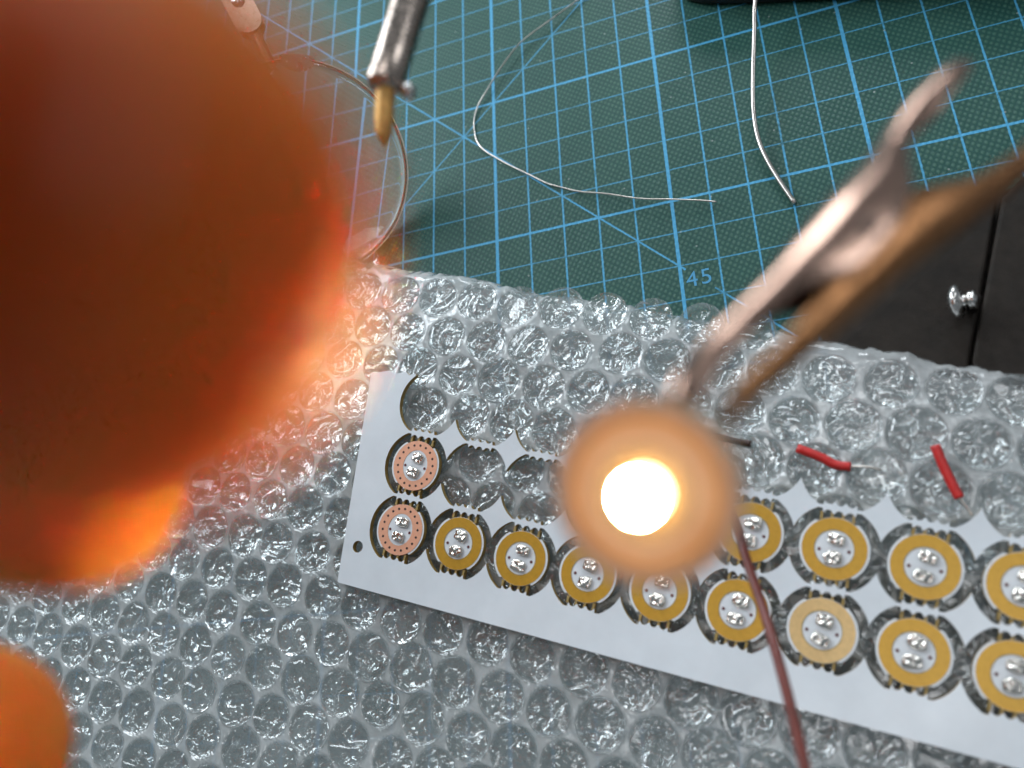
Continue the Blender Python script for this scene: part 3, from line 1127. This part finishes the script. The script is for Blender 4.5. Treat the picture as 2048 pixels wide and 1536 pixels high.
on_lit('led_face', mesh('led_face', v, f, M['ledtop']))

ld = [(56.2, -131.0, 41.5), (56.75, -138.51, 40.12), (58.7, -147.4, 37.77), (59.15, -151.93, 37.9), (61.3, -162.76, 41.52), (63.24, -174.12, 49.57), (64.78, -185.15, 60.22), (65.87, -194.85, 69.32), (66.4, -206, 78)]
v, f = tube(spline(ld, 8), 0.85, 14)
tag(link('red_test_lead', mesh('red_test_lead', v, f, M['leadpvc'])), 'blurred dark red test lead running from behind the lit board to the bottom edge', 'wire')

# ------------------------------------------------------------------ black things at the edges of the mat
base = empty('third_hand_stand', (112, -88, 0))
tag(base, 'black cast stand foot with a seam and a silver screw at the right edge', 'stand')


def block(name, poly, z0, z1, bev, mat, parent):
    me = flat_shape(name, [poly], z0, z1, [mat])
    bm = bmesh.new(); bm.from_mesh(me)
    bmesh.ops.remove_doubles(bm, verts=bm.verts, dist=1e-4)
    bmesh.ops.dissolve_limit(bm, angle_limit=0.02, verts=bm.verts, edges=bm.edges)
    bm.to_mesh(me); bm.free()
    ob = link(name, me, parent)
    md = ob.modifiers.new('bevel', 'BEVEL')
    md.width = bev * S; md.segments = 3
    return ob


block('near_half', [(80, -92), (107.5, -66.5), (121.9, -72.5), (107.9, -110), (104, -130), (84, -122)], 0.1, 6.5, 0.8, M['black'], base)
block('far_half', [(122.5, -73.2), (108.5, -110), (106, -130), (190, -130), (190, -60), (131, -66)], 0.1, 6.8, 0.8, M['black'], base)
block('sole', [(84, -94), (108, -69), (131, -69), (189, -64), (189, -128), (88, -121)], 0.05, 3.0, 0.5, M['black'], base)
sx = Vector((0.86, -0.15, 0.32)).normalized()
sp0 = Vector((106.0, -98.0, 10.2))
hd = [(0.0, 0.4), (0.25, 2.2), (0.9, 3.4), (1.7, 3.9), (2.5, 3.5), (2.75, 1.4), (3.9, 1.35), (3.95, 1.9), (4.5, 2.0), (4.7, 1.7), (4.9, 2.0), (5.3, 1.9), (5.4, 1.2), (5.7, 1.0)]
v, f = tube([sp0 + sx * a for a, _ in hd], [r for _, r in hd], 24)
link('screw', mesh('screw', v, f, M['steel']), base)
v, f = tube([sp0 + sx * 5.2 + Vector((0, 0, 0.6)), sp0 + sx * 5.2 - Vector((0, 0, 5))], 1.1, 16)
link('screw_post', mesh('screw_post', v, f, M['black']), base)

tool = empty('black_tool', (100, 15, 0))
tag(tool, 'black plastic tool body cut off by the top edge, right of centre', 'tool')
block('body', [(58.5, 24), (60.5, 17), (66, 13.2), (79, 8.2), (104, -0.4), (127, -8.3), (150, -16), (165, 25), (70, 60)], 0.1, 12.0, 2.0, M['blackplastic'], tool)

# ------------------------------------------------------------------ the hand reaching in from the left
person = empty('person', (-100, -140, 100))
tag(person, 'bare left hand reaching in from the left, blurred fingertips close to the lens', 'person')
J = {'mt': (55.0, -168.2, 177.3), 'md': (34.9, -161.0, 181.7), 'mp': (11.5, -152.5, 181.1), 'mm': (-37.0, -134.7, 169.4), 'it': (29.2, -164.5, 153.6), 'idp': (10.5, -161.1, 158.7),
     'ip': (-10.4, -156.1, 159.6), 'im': (-44.7, -150.9, 155.7), 'tt': (0.8, -180.2, 135.7), 'ti': (-22.4, -180.3, 134.7), 'tm': (-56.0, -176.0, 130.1), 'tc': (-86.2, -156.8, 133.2),
     'rm': (-34.9, -117.2, 176.5), 'rp': (-24.5, -102.9, 151.5), 'rd': (-37.2, -100.5, 134.1), 'rt': (-51.9, -102.5, 129.1), 'pm': (-35.8, -98.2, 178.3), 'pp': (-28.2, -87.2, 157.5),
     'pd': (-41.6, -86.3, 144.3), 'pt': (-53.7, -89.2, 140.4), 'wr': (-117.0, -120.2, 153.5), 'fa': (-200.2, -109.8, 143.9), 'palm': (-72.4, -128.1, 159.6)}
J['fe'] = (-300, -100, 130)
rad = {'mt': 7.7, 'md': 7.8, 'mp': 8.4, 'mm': 10.5, 'it': 7.4, 'idp': 7.7, 'ip': 8.2, 'im': 10.5, 'tt': 9.8, 'ti': 10.2, 'tm': 11.5, 'tc': 14, 'rm': 10, 'rp': 8.2, 'rd': 7.6, 'rt': 7.0,
       'pm': 9, 'pp': 7.2, 'pd': 6.6, 'pt': 6.0, 'wr': 22, 'fa': 28, 'palm': 17, 'fe': 34}
chains = [('mm', 'mp', 'md', 'mt'), ('im', 'ip', 'idp', 'it'), ('tc', 'tm', 'ti', 'tt'), ('rm', 'rp', 'rd', 'rt'), ('pm', 'pp', 'pd', 'pt')]


def capsule_field():
    """closed hand surface: metaball-like union of tapering limbs, remeshed into one skin"""
    bm = bmesh.new()

    def limb(a, b_, ra, rb_):
        a, b_ = Vector(a), Vector(b_)
        n = max(3, int((b_ - a).length / 2.5))
        pts, rr = [], []
        d = (b_ - a).normalized()
        for k in range(5, 0, -1):
            an = k / 5.4 * math.pi / 2
            pts.append(a - d * ra * math.sin(an)); rr.append(ra * math.cos(an))
        for k in range(n + 1):
            u = k / n
            pts.append(a + (b_ - a) * u); rr.append(ra + (rb_ - ra) * u)
        for k in range(1, 6):
            an = k / 5.4 * math.pi / 2
            pts.append(b_ + d * rb_ * math.sin(an)); rr.append(rb_ * math.cos(an))
        v, f = tube(pts, rr, 20)
        vs = [bm.verts.new(q * S) for q in v]
        for q in f: bm.faces.new([vs[i] for i in q])
    for ch in chains:
        for a, b_ in zip(ch[:-1], ch[1:]): limb(J[a], J[b_], rad[a], rad[b_])
    for k in ('mm', 'im', 'rm', 'pm', 'tc'):
        limb(J['palm'], J[k], rad['palm'] * 0.85, rad[k])
        limb(J['wr'], J[k], rad['wr'] * 0.72, rad[k])
    limb(J['im'], J['mm'], 10, 10); limb(J['mm'], J['rm'], 10, 9.5); limb(J['rm'], J['pm'], 9.5, 8.5)
    limb(J['tm'], J['im'], 9, 8)
    limb(J['palm'], J['wr'], 17, 21); limb(J['wr'], J['fa'], 21, 28); limb(J['fa'], J['fe'], 28, 34)
    me = bpy.data.meshes.new('hand')
    bm.to_mesh(me); bm.free()
    return me


hm = capsule_field()
hm.materials.append(M['skin'])
hand = link('hand', hm, person)
md = hand.modifiers.new('one_skin', 'REMESH')
md.mode = 'VOXEL'; md.voxel_size = 0.16
md.use_smooth_shade = True
md = hand.modifiers.new('soften', 'SMOOTH')
md.iterations = 10; md.factor = 0.5


def nail(tip, prev, r):
    t_, p_ = Vector(J[tip]), Vector(J[prev])
    d = (t_ - p_).normalized()
    nr = (CAM - t_); nr = (nr - d * nr.dot(d)).normalized()
    sd = d.cross(nr)
    V, Fc = [], []
    nu, nv = 8, 8
    for i in range(nu + 1):
        u = -1 + 2 * i / nu
        for j in range(nv + 1):
            v_ = -1 + 2 * j / nv
            k = math.sqrt(max(0, 1 - max(0, abs(v_) - 0.4) ** 2 / 0.36 * 0.75))
            an = u * 0.72 * k
            rr_ = r + 0.1 - (max(0, v_) ** 3) * 0.9
            V.append(t_ + d * (1.2 + v_ * 5.2) + (nr * math.cos(an) + sd * math.sin(an)) * rr_)
    for i in range(nu):
        for j in range(nv):
            a = i * (nv + 1) + j
            Fc.append((a, a + 1, a + nv + 2, a + nv + 1))
    ob = link('nail', mesh('nail', V, Fc, M['nail']), person)
    m_ = ob.modifiers.new('thickness', 'SOLIDIFY'); m_.thickness = 0.05; m_.offset = 0


nail('mt', 'md', 7.3); nail('it', 'idp', 7.3); nail('tt', 'ti', 9.6)

# ------------------------------------------------------------------ unseen phone behind the camera, added so its shadow darkens the fingers
ph = flat_shape('phone', [[(-134, -14), (-131, -17), (9, -17), (13, -13), (13, 52), (9, 56), (-131, 56), (-134, 53)]], 4, 12, [M['phone']])
pho = link('phone', ph)
pho.matrix_world = camo.matrix_world.copy()
tag(pho, 'black phone behind the camera, out of view, added to shade the fingers', 'phone')
